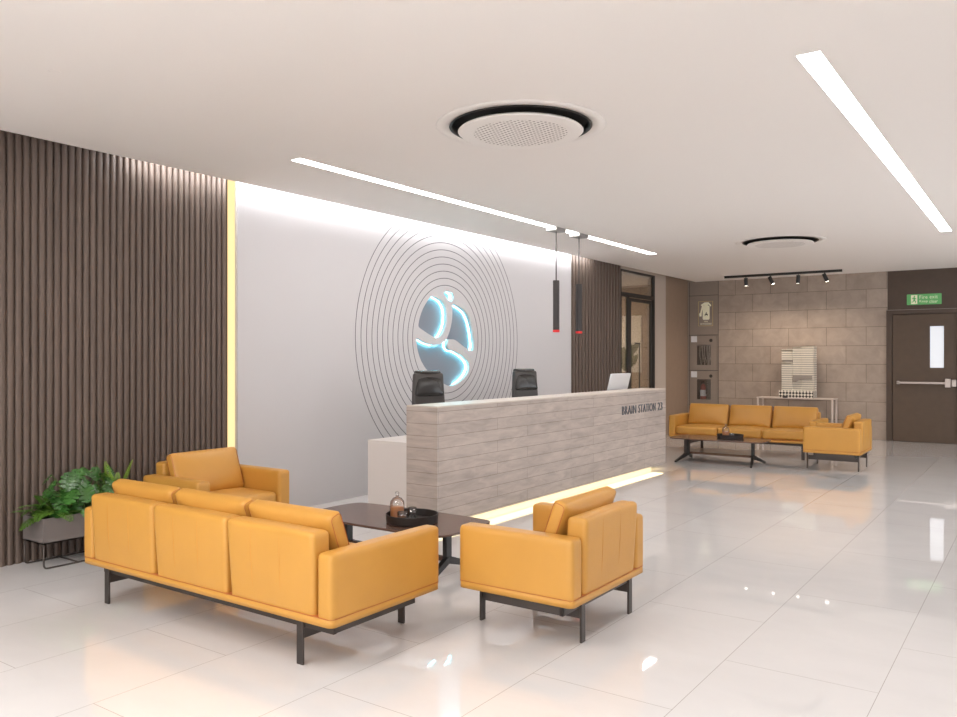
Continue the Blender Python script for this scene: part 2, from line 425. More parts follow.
# inner side walls of the recess, and the lit edges behind the white face
for k, h in enumerate(holes):
    bm = bmesh.new(); n_ = len(h)
    for i in range(n_):
        (a0, b0), (a1, b1) = h[i], h[(i + 1) % n_]
        vs = [bm.verts.new((x, a, b)) for x, a, b in ((PX - .044, a0, b0), (PX - .044, a1, b1), (PX - .079, a1, b1), (PX - .079, a0, b0))]
        bm.faces.new(vs)
    bmesh.ops.remove_doubles(bm, verts=bm.verts, dist=1e-5)
    # the light tape runs only along the upper and right hand edges of each opening
    lit = bmesh.new(); dim = bmesh.new()
    area = sum(h[i][0] * h[(i + 1) % n_][1] - h[(i + 1) % n_][0] * h[i][1] for i in range(n_))
    for i in range(n_):
        (a0, b0), (a1, b1) = h[i], h[(i + 1) % n_]
        d = Vector((a1 - a0, b1 - b0)); nrm = Vector((d.y, -d.x)) * (1 if area > 0 else -1)
        if nrm.length < 1e-9: continue
        nrm.normalize()
        is_lit = nrm.x > 0.25 or (nrm.y > 0.55 and nrm.x > -0.6)
        tgt = lit if is_lit else dim
        xm = PX - .060 if is_lit else PX - .078
        dim.faces.new([dim.verts.new((x, a, b)) for x, a, b in ((PX - .044, a0, b0), (PX - .044, a1, b1), (xm, a1, b1), (xm, a0, b0))])
        if is_lit: lit.faces.new([lit.verts.new((x, a, b)) for x, a, b in ((xm, a0, b0), (xm, a1, b1), (PX - .078, a1, b1), (PX - .078, a0, b0))])
    bm.free()
    bmesh.ops.remove_doubles(lit, verts=lit.verts, dist=1e-5); bmesh.ops.remove_doubles(dim, verts=dim.verts, dist=1e-5)
    o = obj('light_edge', lit, M_cyan, fp); o['label'] = 'cyan glowing edge'
    obj('recess_edge', dim, M_white, fp)
def rings_loop(r):
    bm = bmesh.new(); cy, cz = 8.0, 1.74; N = 120; w = 0.0045
    prev = None
    for i in range(N + 1):
        a = 2 * PI * i / N
        s = []
        for rr in (r - w, r + w):
            s.append((cy + rr * math.cos(a), cz + rr * math.sin(a)))
        ok = all(0.0 < p[1] < CEIL + 0.19 for p in s)
        cur = [bm.verts.new((PX + dx, p[0], p[1])) for dx in (0.0015,) for p in s] if ok else None
        if prev and cur: bm.faces.new((prev[0], cur[0], cur[1], prev[1]))
        prev = cur
    bmesh.ops.remove_doubles(bm, verts=bm.verts, dist=1e-6)
    g = bmesh.ops.extrude_face_region(bm, geom=list(bm.faces))
    for v in g['geom']:
        if isinstance(v, bmesh.types.BMVert): v.co.x -= 0.0012
    return bm
for k in range(12): obj('ring_line', rings_loop(0.67 + 0.0875 * k), M_groove, fp)

# glass door wall, pier, brown wall
simple('wall_left.003', B(WX - .15, WX, 14.643, 15.18, 0, CEIL + .2), M_pier)
simple('wall_left.004', B(WX - .15, WX, 15.18, BY, 0, CEIL + .2), M_brownwall)
simple('wall_left.005', B(WX - .15, WX, 13.14, 14.643, 3.03 + .06, CEIL + .2), M_pier)
d = struct(obj('door_1', B(WX - .04, WX - .005, 13.141, 13.16, 0, 3.09), M_black))
def dpart(name, bm, m): return obj(name, bm, m, d)
dpart('frame', box(box(B(WX - .04, WX, 14.56, 14.643, 0, 3.09), WX - .04, WX, 13.15, 14.57, 3.06, 3.09), WX - .04, WX, 13.15, 14.57, 2.61, 2.685), M_black)
dpart('mullion', B(WX - .04, WX, 13.42, 13.48, 0, 2.62), M_black)
lf = dpart('door_leaf', box(box(box(B(WX - .045, WX - .01, 13.49, 13.575, 0.01, 2.60), WX - .045, WX - .01, 14.47, 14.555, .01, 2.60), WX - .045, WX - .01, 13.575, 14.47, 2.54, 2.60), WX - .045, WX - .01, 13.575, 14.47, .01, .12), M_black)
hd = T([(WX - .03, 13.80, 1.78), (WX + .05, 13.80, 1.78), (WX + .05, 13.80, 0.5), (WX - .03, 13.80, 0.5)], 0.014, 8)
obj('handle', hd, M_black, lf)
obj('pane', B(WX - .03, WX - .025, 13.575, 14.47, .12, 2.54), M_glass, lf)
dpart('side_pane', B(WX - .03, WX - .025, 13.16, 13.42, 0.02, 2.61), M_glass)
dpart('transom_pane', B(WX - .03, WX - .025, 13.16, 14.56, 2.685, 3.06), M_glass)
# room beyond the glass door
simple('wall_room_back', B(-9.6, WX - .15, BY - .02, BY + .08, 0, CEIL + .2), M_roomwall)
simple('wall_room_side', B(-9.7, -9.6, 12.0, BY, 0, CEIL + .2), M_roomwall)
simple('wall_room_front', B(-9.6, WX - .15, 12.0, 12.1, 0, CEIL + .2), M_roomwall)
simple('ceiling_room', B(-9.6, WX - .12, 12.0, BY, CEIL - .05, CEIL - .02), M_ceil)
pt = thing('leaf_picture', 'large white canvas picture of a dark leafy plant seen through the glass door', 'picture', (-7.62, BY - .025, 1.2))
obj('canvas', B(-.47, .47, -.04, 0, 0, 1.235), M_canvas, pt)
def leaf2d(cx, cz, ln, wd, ang, n=14):
    p = []
    for i in range(n + 1):
        t = i / n; p.append((t * ln, wd * math.sin(PI * t) ** 0.8))
    for i in range(n - 1, 0, -1):
        t = i / n; p.append((t * ln, -wd * math.sin(PI * t) ** 0.8))
    c, s = math.cos(ang), math.sin(ang)
    return [(cx + a * c - b * s, cz + a * s + b * c) for a, b in p]
for (cx, cz, ln, wd, an) in ((0.10, .02, .45, .09, 1.9), (.15, .05, .60, .11, 1.45), (.1, .35, .42, .09, .7), (0.0, .30, .5, .1, 2.4), (.2, .1, .35, .07, 1.0), (-.1, .1, .5, .1, 1.2)):
    obj('painted_leaf', sheet([leaf2d(cx, cz, ln, wd, an)], .004, 'XZ', -.043 - random.random() * .004), M_leafart, pt)

# back wall
simple('wall_back', B(-5.48, -2.36, BY, BY + .12, 0, CEIL + .2), M_backtile)
simple('wall_back.001', sheet([rect(WX, -5.48, 0, CEIL + .2), rect(-6.062, -5.515, .545, 1.245), rect(-6.062, -5.515, 1.26, 1.978)], .10, 'XZ', BY + .052), M_cabwall)
bm = B(WX + .04, -5.49, BY - .004, BY, 2.0, 2.80); box(bm, WX + .04, -5.49, BY - .004, BY, 2.812, CEIL); box(bm, WX + .04, -5.49, BY - .004, BY, 0.02, .53)
simple('trim_3', bm, M_cabwall)
bm = bmesh.new()
for z_ in (.538, 1.2525, 1.984, 2.806): box(bm, WX + .03, -5.485, BY - .0055, BY - .0035, z_ - .004, z_ + .004)
for x_ in (WX + .045, -5.488): box(bm, x_ - .004, x_ + .004, BY - .0055, BY - .0035, 0, CEIL)
simple('trim_4', bm, M_modeldark)
def cabinet(z0, z1, label, name):
    c = thing(name, label, 'cabinet', (-5.79, BY + .2, z0))
    w = .272; h = z1 - z0
    bm = bmesh.new()
    box(bm, -w, w, -.02, 0, 0, h); box(bm, -w, -w + .01, -.19, 0, 0, h); box(bm, w - .01, w, -.19, 0, 0, h)
    box(bm, -w, w, -.19, 0, 0, .01); box(bm, -w, w, -.19, 0, h - .01, h)
    obj('case', bm, M_modeldark, c)
    dd = obj('door', sheet([rect(-w, w, 0, h), rect(-.148, .147, .105, .522)], .012, 'XZ', -.2), M_cabwall, c)
    obj('pane', B(-.148, .147, -.203, -.199, .105, .522), M_glass, dd)
    obj('lock', L([(0, 0.004), (0.02, 0.004), (.034, 0), (.036, -.008)], seg=20), M_modeldark, dd)
    lk = [o for o in c.children_recursive if o.name.startswith('lock')] if False else None
    k = dd.children[-1] if dd.children else None
    for o in bpy.data.objects:
        if o.name.startswith('lock') and o.parent == dd: o.rotation_euler = (PI / 2, 0, 0); o.location = (.148, -.208, h - .105)
    s = obj('notice', B(-.27, -.145, -.210, -.206, h - .135, h - .01), M_whiteplastic, dd); s['label'] = 'small square white notice'
    return c
cabinet(1.262, 1.976, 'upper grey wall cabinet with fire hose behind its window', 'fire_hose_cabinet')
cabinet(0.547, 1.243, 'lower grey wall cabinet with extinguisher behind its window', 'extinguisher_cabinet')
# extinguisher
ex = thing('fire_extinguisher', 'small dark red fire extinguisher standing in the lower wall cabinet', 'fire extinguisher', (-5.84, BY + .10, .557))
obj('tank', L([(0, .095), (.055, .095), (.06, .105), (.06, .34), (.045, .39), (.02, .41), (.02, .42), (0, .42)], seg=24), M_exred, ex, True)
obj('label_band', L([(.0605, .16), (.0612, .161), (.0612, .29), (.0605, .291)], seg=24), M_whiteplastic, ex, True)
obj('valve', box(B(-.02, .02, -.02, .02, .415, .455), -.015, .015, -.07, .02, .455, .475), M_modeldark, ex)
obj('stand', B(-.08, .08, -.07, .07, 0.0, .095), M_modeldark, ex)
obj('hose', T([(0, -.02, .44), (.06, -.03, .42), (.075, -.02, .32), (.07, -.02, .2)], .009, 8), M_modeldark, ex)
hs = thing('fire_hose', 'pale looped fire hose hanging in the upper wall cabinet', 'fire hose', (-5.79, BY + .10, 1.272))
h_ = [(-.13 , 0, .46), (.11, 0, .46)]
obj('hose_rail', T([(-.24, 0, .50), (.24, 0, .50)], .012, 8), M_modelgrey, hs)
for i, xx in enumerate((-.11, -.06, -.01, .05, .10)):
    obj('hose_loop', T([(xx, -.02, .50), (xx + .02 * (i % 2), -.035, .3), (xx + .03 + .03 * (i % 3), -.03, .02), (xx + .045, .0, .3), (xx + .02, .02, .50)], .008, 8), M_hose, hs)

# extinguisher sign
sg = thing('extinguisher_sign', 'cream fire extinguisher pictogram sign in thin gold frame on the back wall', 'sign', (-5.753, BY - .005, 2.172))
fr = sheet([rect(-.155, .155, 0, .512), rect(-.147, .147, .008, .504)], .006, 'XZ', -.004)
obj('border', fr, M_gold, sg)
body = sheet([rrect(-.06, .085, .13, .42, .025)], .004, 'XZ', -.004); obj('bottle_symbol', body, M_cream, sg)
obj('valve_symbol', sheet([[(-.03, .42), (.05, .42), (.05, .45), (.11, .40), (.12, .43), (.06, .49), (-.02, .49), (-.10, .44), (-.09, .415), (-.03, .45)]], .004, 'XZ', -.004), M_cream, sg)
obj('hose_symbol', sheet([[(-.02, .47), (-.075, .42), (-.115, .27), (-.135, .26), (-.125, .20), (-.085, .20), (-.08, .27), (-.05, .40)]], .004, 'XZ', -.004), M_cream, sg)
obj('flame_symbol', sheet([[(-.02, .21), (.02, .23), (.05, .21), (.045, .25), (.02, .25), (.03, .29), (.0, .265), (.005, .245), (-.015, .24)]], .003, 'XZ', -.0075), M_flamedark, sg)
for s, w_, hh, zz in (('FIRE', .07, .030, .078), ('EXTINGUISHER', .235, .034, .028)):
    o = link('lettering', text_mesh(s, hh, w_), M_cream, sg); o.rotation_euler = (PI / 2, 0, 0); o.location = (-w_ / 2 + .01, -.003, zz)

# exit door and dark wall
simple('wall_back.002', sheet([[(-2.36, 0), (-2.36, CEIL + .2), (RX, CEIL + .2), (RX, 0), (-1.255, 0), (-1.255, 2.36), (-2.30, 2.36), (-2.30, 0)]], .12, 'XZ', BY + .06), M_darkpanel)
d2 = struct(obj('door_2', sheet([[(-2.375, 0), (-2.375, 2.375), (-1.19, 2.375), (-1.19, 0), (-1.265, 0), (-1.265, 2.30), (-2.285, 2.30), (-2.285, 0)]], .07, 'XZ', BY - .0), M_darkpanel))
obj('frame_cap', B(-2.38, -1.185, BY - .045, BY, 2.375, 2.383), M_modelgrey, d2)
dl = obj('door_leaf', sheet([rect(-2.275, -1.27, .006, 2.292), rect(-1.679, -1.463, 1.335, 2.075)], .045, 'XZ', BY + .005), M_doorleaf, d2)
pn = obj('vision_pane', B(-1.679, -1.463, BY - .002, BY + .004, 1.335, 2.075), M_pane, dl); pn['label'] = 'narrow bright frosted pane'
bar = bmesh.new(); box(bar, -2.20, -1.42, BY - .09, BY - .05, 1.045, 1.085, .006); box(bar, -2.20, -2.16, BY - .09, BY - .01, 1.035, 1.095, .004)
obj('panic_bar', bar, M_steel, dl)
bar = bmesh.new(); box(bar, -1.44, -1.355, BY - .10, BY - .015, .99, 1.145, .006); box(bar, -1.345, -1.27, BY - .07, BY - .015, 1.0, 1.13, .012); 
obj('latch_box', bar, M_steel, dl)
es = thing('exit_sign', 'green fire exit sign with running figure above the dark door', 'sign', (-1.772, BY - .002, 2.463))
obj('plate', sheet([rrect(-.272, .272, 0, .19, .008, 3)], .014, 'XZ', -.007), M_green, es)
obj('pictogram_panel', B(-.205, -.105, -.017, -.014, .015, .175), M_cream, es)
man = sheet([arc(-.150, .150, .013, 12)], .002, 'XZ', -.0185); obj('figure_head', man, M_green, es)
obj('figure_body', sheet([[(-.165, .135), (-.145, .135), (-.125, .11), (-.118, .115), (-.12, .10), (-.14, .10), (-.145, .085), (-.125, .07), (-.13, .03), (-.14, .03), (-.142, .062), (-.16, .07), (-.17, .045), (-.2, .045), (-.2, .055), (-.178, .058), (-.165, .095), (-.17, .115), (-.185, .10), (-.195, .105), (-.18, .125)]], .002, 'XZ', -.0185), M_green, es)
for s, w_, xx, zz in (('Fire', .125, -.07, .103), ('exit', .125, .09, .103), ('Keep', .13, -.07, .028), ('clear', .13, .085, .028)):
    o = link('lettering', text_mesh(s, .062 if zz > .05 else .055, w_), M_cream, es); o.rotation_euler = (PI / 2, 0, 0); o.location = (xx, -.0155, zz)

simple('wall_back.003', B(-9.8, RX + .15, BY + .3, BY + .4, -.08, CEIL + .3), M_slatback)  # unseen blocker added behind the back wall against light leaks
simple('wall_left.006', B(WX - .16, WX - .15, 13.1, BY + .3, CEIL, CEIL + .28), M_slatback)  # second unseen blocker, added over the glass door wall
# right wall and front wall (outside the frame) with unseen windows placed and sized for fill light
loops = [rect(FY, BY, 0, CEIL + .2)]
wins = [(-4.4, -2.2), (8.0, 11.4), (12.0, 16.2)]
for a, b in wins: loops.append(rect(a, b, .12, 2.98))
simple('wall_right', sheet(loops, .15, 'YZ', RX + .075), M_white)
loops = [rect(WX - .1, RX + .15, 0, CEIL + .2)]
fw = [(-5.9, -2.5), (-2.3, 1.0), (1.2, 4.4)]
for a, b in fw: loops.append(rect(a, b, .12, 2.98))
simple('wall_front', sheet(loops, .15, 'XZ', FY - .075), M_white)
k = 1
for a, b in wins:
    w = struct(obj('window_%d' % k, sheet([rect(a, b, .12, 2.98), rect(a + .05, (a + b) / 2 - .025, .17, 2.93), rect((a + b) / 2 + .025, b - .05, .17, 2.93)], .06, 'YZ', RX + .07), M_black)); k += 1
for a, b in fw:
    w = struct(obj('window_%d' % k, sheet([rect(a, b, .12, 2.98), rect(a + .05, (a + b) / 2 - .025, .17, 2.93), rect((a + b) / 2 + .025, b - .05, .17, 2.93)], .06, 'XZ', FY - .07), M_black)); k += 1

# cove light
cv = obj('cove_light', B(-5.99, -5.981, 3.75, 11.9, CEIL + .03, CEIL + .085), M_cove)
tag(cv, 'hidden cool white cove light washing the top of the white feature wall', 'cove light')

# ------------------------------------------------------------------ reception desk
dk = thing('reception_desk', 'long stone plank reception desk with low white counter and warm light below', 'reception desk', (0, 0, 0))
X0, X1, Y0, Y1, ZT = -4.592, -4.25, 5.436, 10.50, 1.09
fb = B(X0, X1, Y0, Y1, .075, ZT - .012)
o = obj('front_wall', fb, M_desk, dk); o.data.materials.append(M_deskend)
for p in o.data.polygons:
    if abs(p.normal.y) > .5: p.material_index = 1
obj('top_ledge', B(X0, X1, Y0, Y1, ZT - .012, ZT), M_desktop, dk)
bm = B(-5.05, X0 - .002, Y0 + .001, Y0 + .04, 0, .74); box(bm, -5.05, X0 - .002, Y1 - .04, Y1 - .002, 0, .74); box(bm, X0 - .05, X0 - .002, Y0 + .04, Y1 - .04, 0, .74)
obj('counter_panel', bm, M_counter, dk)
obj('counter_top', B(-5.05, X0 - .002, Y0, Y1 - .002, .74, .76), M_counter, dk)
obj('plinth', B(X0 + .03, X1 - .20, Y0 + .05, Y1 - .02, 0, .0745), M_counter, dk)
pl = obj('light_strip', B(X1 - .18, X1 - .03, Y0 + .03, Y1 - .01, .066, .0745), M_deskled, dk); pl['label'] = 'warm yellow light strip under the desk front'
TY = (9.11, 9.52, 9.60, 10.14, 10.225, 10.375)
for w_, yy, wd in (('BRAIN', TY[0], TY[1] - TY[0]), ('STATION', TY[2], TY[3] - TY[2]), ('23', TY[4], TY[5] - TY[4])):
    tx = link('lettering', text_mesh(w_, .105, wd, .004, thin=-.0012), M_text, dk)
    tx.rotation_euler = (PI / 2, 0, PI / 2); tx.location = (X1 + .004, yy, .806)

# monitor
mo = thing('computer_monitor', 'white computer monitor seen from behind at the far end of the desk', 'monitor', (-4.72, 9.87, .76))
c_ = soft(-.012, .012, -.30, .30, 0, .43, .01, n=6)
bmesh.ops.rotate(c_, verts=c_.verts, cent=(0, 0, 0), matrix=Matrix.Rotation(math.radians(14), 3, 'Y'))
bmesh.ops.translate(c_, verts=c_.verts, vec=(.0, 0, .125))
obj('display', c_, M_whiteplastic, mo, True)
s_ = B(-.0145, -.0125, -.28, .28, .03, .41)
bmesh.ops.rotate(s_, verts=s_.verts, cent=(0, 0, 0), matrix=Matrix.Rotation(math.radians(14), 3, 'Y'))
bmesh.ops.translate(s_, verts=s_.verts, vec=(.0, 0, .125)); obj('screen', s_, M_screen, mo)
obj('stand', T([(-.0, 0, .012), (.0, 0, .1), (.03, 0, .22)], .018, 10), M_whiteplastic, mo)
obj('base', L([(0, 0), (.10, 0), (.10, .008), (.095, .012), (0, .012)], (0, 0, 0)), M_whiteplastic, mo)

# office chairs
def office_chair(loc, rz, label):
    t = thing('office_chair', label, 'office chair', loc, rz, 'office chairs behind the desk')
    def lean(p, hx, hy, hz): return p
    # back: tapering upwards, front faces +x
    bk = soft(-.035, .035, -.23, .23, -.42, .42, .03, (.015, 0, 0), 12)
    for v in bk.verts:
        tt = (v.co.z + .42) / .84
        v.co.y *= .94 - .20 * tt; v.co.x += -.10 * tt + .10 * tt * tt * .5 + .02 * (v.co.y / .23) ** 2
    bmesh.ops.translate(bk, verts=bk.verts, vec=(-.16, 0, .93))
    bb = obj('backrest', bk, M_chairgry, t, True)
    hp = soft(-.03, .03, -.165, .165, -.125, .125, .028, (.018, 0, .004), 10)
    for v in hp.verts:
        tt = (v.co.z + .105) / .21; v.co.y *= 1.03 - .12 * tt; v.co.x -= .05 * tt
        if v.co.z > 0.05: v.co.x -= .01
    bmesh.ops.translate(hp, verts=hp.verts, vec=(-.165, 0, 1.235))
    obj('head_cushion', hp, M_chairblk, t, True)
    tb = soft(-.03, .03, -.150, .150, -.022, .022, .02, (.01, 0, .0), 8)
    bmesh.ops.translate(tb, verts=tb.verts, vec=(-.215, 0, 1.352)); obj('top_roll', tb, M_chairblk, t, True)
    obj('seat', soft(-.20, .30, -.25, .25, .44, .53, .04, (0, 0, .012), 12), M_chairblk, t, True)
    for s in (-1, 1):
        obj('armrest', T([(.0, s * .24, .46), (.0, s * .31, .50), (-.02, s * .31, .66), (.18, s * .31, .68)], .016, 10), M_black, t, True)
    obj('gas_lift', T([(.05, 0, .1), (.05, 0, .44)], .028, 14), M_black, t, True)
    for k in range(5):
        a = 2 * PI * k / 5 + .3
        lg = obj('leg', T([(.05, 0, .11), (.05 + .15 * math.cos(a), .15 * math.sin(a), .10), (.05 + .29 * math.cos(a), .29 * math.sin(a), .065)], [.026, .02, .015], 8), M_black, t, True)
        w = T([(-.022, 0, 0), (.022, 0, 0)], .028, 14)
        wo = obj('caster', w, M_black, lg, True); wo.location = (.05 + .29 * math.cos(a), .29 * math.sin(a), .029); wo.rotation_euler = (0, 0, a + PI / 2)
    return t
office_chair((-5.10, 6.52, 0), -0.42, 'black leather office chair behind the near end of the desk under the emblem')
office_chair((-5.12, 8.47, 0), -0.40, 'black leather office chair behind the desk middle, further from the front')

# pendants
def pendant(y, label):
    t = thing('pendant_lamp', label, 'pendant lamp', (-4.90, y, 0), 0, 'slim pendant lamps over the desk')
    obj('canopy', B(-.078, .078, -.12, .12, CEIL - .038, CEIL - .001, .003), M_canopy, t)
    obj('rod', T([(0, 0, CEIL - .03), (0, 0, 2.45)], .008, 8), M_rod, t, True)
    obj('tube_shade', L([(0, 2.455), (.038, 2.455), (.040, 2.45), (.040, 1.85), (.038, 1.848), (0, 1.848)], seg=24), M_tube, t)
    ri = obj('red_ring', L([(.03, 1.848), (.0415, 1.85), (.0425, 1.83), (.040, 1.822), (0.0, 1.822)], seg=24), M_red, t); ri['label'] = 'glowing red end ring'
pendant(8.63, 'slim black pendant lamp with red tip over the desk, nearer of the two')
pendant(9.22, 'slim black pendant lamp with red tip over the desk, in front of dark slats')

# track light
tr = thing('track_light', 'black ceiling track with four adjustable spotlights by the back wall', 'track light', (0, 0, 0))
obj('track', B(-5.075, -2.965, 15.48, 15.52, CEIL - .045, CEIL - .002), M_black, tr)
for i, (xx, tilt) in enumerate(((-4.666, 0.0), (-4.218, -.45), (-3.713, 0.08), (-3.262, -.4))):
    sp_ = obj('spotlight', T([(0, 0, .03), (0, 0, -.12)], .034, 16), M_black, tr)
    sp_.location = (xx, 15.5, CEIL - .09); sp_.rotation_euler = (.12, tilt, 0)
    le = obj('lens', L([(0, -.122), (.028, -.122), (.028, -.118)], seg=16), M_trackglow, sp_)
    obj('stem', T([(xx, 15.5, CEIL - .045), (xx, 15.5, CEIL - .08)], .008, 8), M_black, tr)

# ------------------------------------------------------------------ sofas
def wedge_back(u0, u1, D, zt):
    """a backrest section: rear face leans outward to the top, with two vertical stitched seams"""
    w = u1 - u0; h0 = .252
    bm = soft(u0 + .004, u1 - .004, 0.0, .118, h0, zt, .024, (0, .004, .006), 22)
    for v in bm.verts:
        t = (v.co.z - h0) / (zt - h0); uu = (v.co.x - (u0 + u1) / 2) / (w / 2)
        v.co.y += -.016 + .020 * (1 - t)
        v.co.x = (u0 + u1) / 2 + uu * (w / 2) * (.955 + .045 * min(1, t * 1.3))
    return bm
def seam_lines(u0, u1, zt, parent):
    for f in (.30, .63):
        u = u0 + (u1 - u0) * f
        p = []
        for i in range(9):
            t = i / 8; z = .31 + (zt - .335) * t
            yy = -.016 + .020 * (1 - (z - .252) / (zt - .252)) - .0042 * math.sin(PI * min(1, max(0, t)))
            uu = (u - (u0 + u1) / 2) * (.955 + .045 * min(1, t * 1.3)) + (u0 + u1) / 2
            p.append((uu, yy + .0005, z))
        obj('seam', T(p, .0017, 6), M_seamsoft, parent)
M_seamsoft = mat('seam_soft', (.60, .26, .045), 0.6)
def pillow(u0, u1, v0, z0, z1, th, lean):
    w = (u1 - u0) / 2; h = (z1 - z0) / 2
    def fn(p, hx, hy, hz):
        # corners pinch slightly, edges stay plump
        a = (abs(p.x) / hx) ** 6; b = (abs(p.z) / hz) ** 6
        p.y *= 1 - .25 * max(a, b)
        p.z *= 1 - .02 * (1 - (p.x / hx) ** 2)
        return p
    bm = soft(-w, w, -th / 2, th / 2, -h, h, .024, (.0, .032, .008), 14, fn)
    bmesh.ops.rotate(bm, verts=bm.verts, cent=(0, 0, 0), matrix=Matrix.Rotation(lean, 3, 'X'))
    bmesh.ops.translate(bm, verts=bm.verts, vec=((u0 + u1) / 2, v0, (z0 + z1) / 2))
    return bm
def make_sofa(name, label, cat, nsec, D, legs, frame, group):
    """local: width along x centred, front towards +y, rear at y=0"""
    t = thing(name, label, cat, (0, 0, 0), 0, group)
    sw, arm = (.65, .105) if nsec > 1 else (.655, .12)
    W = nsec * sw / 2 + arm
    plat = soft(-W, W, 0, D, .243, .275, .014, (0, 0, 0), 8)
    # straight platform edges: use a rounded slab outline instead
    plat.free()
    plat = bmesh.new(); tmp = sheet([rrect(-W, W, 0, D, .035)], .038, 'XY', .256); me_ = bpy.data.meshes.new('t'); tmp.to_mesh(me_); tmp.free(); plat.from_mesh(me_); bpy.data.meshes.remove(me_)
    obj('base_panel', plat, M_orange, t)
    tmp = sheet([rrect(-W - .0015, W + .0015, -.0015, D + .0015, .035)], .0035, 'XY', .2765); obj('piping', tmp, M_seam, t)
    for s in (-1, 1):
        x0, x1 = (-W + .001, -W + arm - .002) if s < 0 else (W - arm + .002, W - .001)
        obj('armrest', soft(x0, x1, .003, D - .003, .250, .582, .024, (.004, .003, .002), 14), M_orange, t, True)
    for k in range(nsec):
        u0 = -nsec * sw / 2 + k * sw; u1 = u0 + sw
        b = obj('back_panel', wedge_back(u0, u1, D, .672), M_orange, t, True)
        seam_lines(u0, u1, .672, b)
        obj('seat_cushion', soft(u0 + .004, u1 - .004, .15, D - .02, .279, .415, .032, (0, .006, .016), 14), M_orange, t, True)
        pw = obj('back_cushion', pillow(u0 + .012, u1 - .014, .205, .40, .752, .10, math.radians(20)), M_orange, t, True)
        w2, h2 = (sw - .026) / 2, .176
        for e in (-1, 1):
            lp = [(e * (w2 - .004), a_, b_) for a_, b_ in rrect(-.034, .034, -h2 + .012, h2 - .012, .02, 3)]
            lp.append(lp[0])
            q = T([Vector(v_) for v_ in lp], .0022, 5)
            bmesh.ops.rotate(q, verts=q.verts, cent=(0, 0, 0), matrix=Matrix.Rotation(math.radians(20), 3, 'X'))
            bmesh.ops.translate(q, verts=q.verts, vec=((u0 + u1) / 2 - .001, .205, .576))
            obj('seam', q, M_seam, pw)
    f0, f1 = frame
    fb = bmesh.new()
    y0, y1 = .064, D - .16
    box(fb, f0, f1, y0, y0 + .02, .185, .238); box(fb, f0, f1, y1 - .02, y1, .188, .243)
    box(fb, f0, f0 + .02, y0, y1, .188, .243); box(fb, f1 - .02, f1, y0, y1, .188, .243)
    obj('base_frame', fb, M_metal, t)
    for lx in legs:
        # crossbar between the rear and front leg
        obj('crossbar', B(lx - .008, lx + .008, .06, D - .03, .125, .185), M_metal, t)
        obj('leg', B(lx - .022, lx + .022, .050, .0635, 0, .225, .002, 1), M_metal, t)
        obj('leg', B(lx - .022, lx + .022, D - .022, D - .008, 0, .225, .002, 1), M_metal, t)
    return t
def copy_thing(root, loc, rz, label):
    r = root.copy(); COL.objects.link(r); r.location = loc; r.rotation_euler = (0, 0, rz); r['label'] = label
    for ch in list(root.children):
        c = ch.copy(); COL.objects.link(c); c.parent = r
        for g in list(ch.children):
            q = g.copy(); COL.objects.link(q); q.parent = c
    return r
sofa = make_sofa('sofa', 'orange leather three seat sofa in the foreground seen from behind', 'sofa', 3, .83, (-.90, .81), (-.95, 1.03), 'orange three seat sofas')
sofa.location = (-3.80, 2.68, 0)
fs = copy_thing(sofa, (-3.87, 13.31, 0), PI, 'orange leather three seat sofa at the back facing the viewer near the stone wall')
fs.scale = (1.05, 1, 1)
chair = make_sofa('armchair', 'orange leather armchair at the front, right of the coffee table, seen from behind', 'armchair', 1, .715, (-.23, .360), (-.43, .385), 'orange armchairs')
chair.location = (-1.945, 4.036, 0); chair.rotation_euler = (0, 0, PI / 2)
copy_thing(chair, (-1.965, 11.86, 0), PI / 2, 'orange leather armchair in the far lounge beside the back sofa')
copy_thing(chair, (-5.82, 4.12, 0), -PI / 2, 'orange leather armchair against the slatted wall facing the coffee table')

# ------------------------------------------------------------------ coffee tables
def make_table(label):
    t = thing('coffee_table', label, 'coffee table', (0, 0, 0), 0, 'dark coffee tables')
    hx, hy = .68, .335
    # soft boat-shaped top with clipped round corners
    pts = smooth_loop([(-hx, -.24), (-hx + .10, -hy), (hx - .10, -hy), (hx, -.24), (hx, .24), (hx - .10, hy), (-hx + .10, hy), (-hx, .24)], 3)
    tp = sheet([pts], .016, 'XY', .342); obj('tabletop', tp, M_table, t)
    for s in (-1, 1):
        obj('upright', B(s * .47 - .018, s * .47 + .018, -.03, .03, .105, .334, .002, 1), M_black, t)
        for q in (-1, 1):
            bm = bmesh.new()
            a = Vector((s * .47, 0, .115)); b = Vector((s * .54, q * .33, .0))
            for P_, dz in ((a, .045), (b, .022)):
                pass
            vs = []
            for P_, wd, z0, z1 in ((a, .02, .085, .14), (b, .014, 0.0, .022)):
                vs.append([bm.verts.new((P_.x - wd, P_.y, z0)), bm.verts.new((P_.x + wd, P_.y, z0)), bm.verts.new((P_.x + wd, P_.y, z1)), bm.verts.new((P_.x - wd, P_.y, z1))])
            for k in range(4): bm.faces.new((vs[0][k], vs[0][(k + 1) % 4], vs[1][(k + 1) % 4], vs[1][k]))
            bm.faces.new(vs[0][::-1]); bm.faces.new(vs[1]); bmesh.ops.recalc_face_normals(bm, faces=bm.faces)
            obj('leg', bm, M_black, t)
        obj('mount_plate', B(s * .47 - .06, s * .47 + .06, -.22, .22, .326, .334), M_black, t)
    o = obj('stretcher', B(-.44, .44, -.02, .02, .10, .13, .002, 1), M_table, t)
    return t
ct = make_table('dark brown coffee table between the foreground sofa and the reception desk')
ct.location = (-3.85, 4.435, 0)
copy_thing(ct, (-3.84, 11.52, 0), 0, 'dark brown coffee table in the far lounge before the back sofa')
TZ = .35
tray = obj('serving_tray', L([(0, 0), (.172, 0), (.18, .006), (.184, .062), (.178, .062), (.172, .012), (0, .010)], seg=56), M_tray)
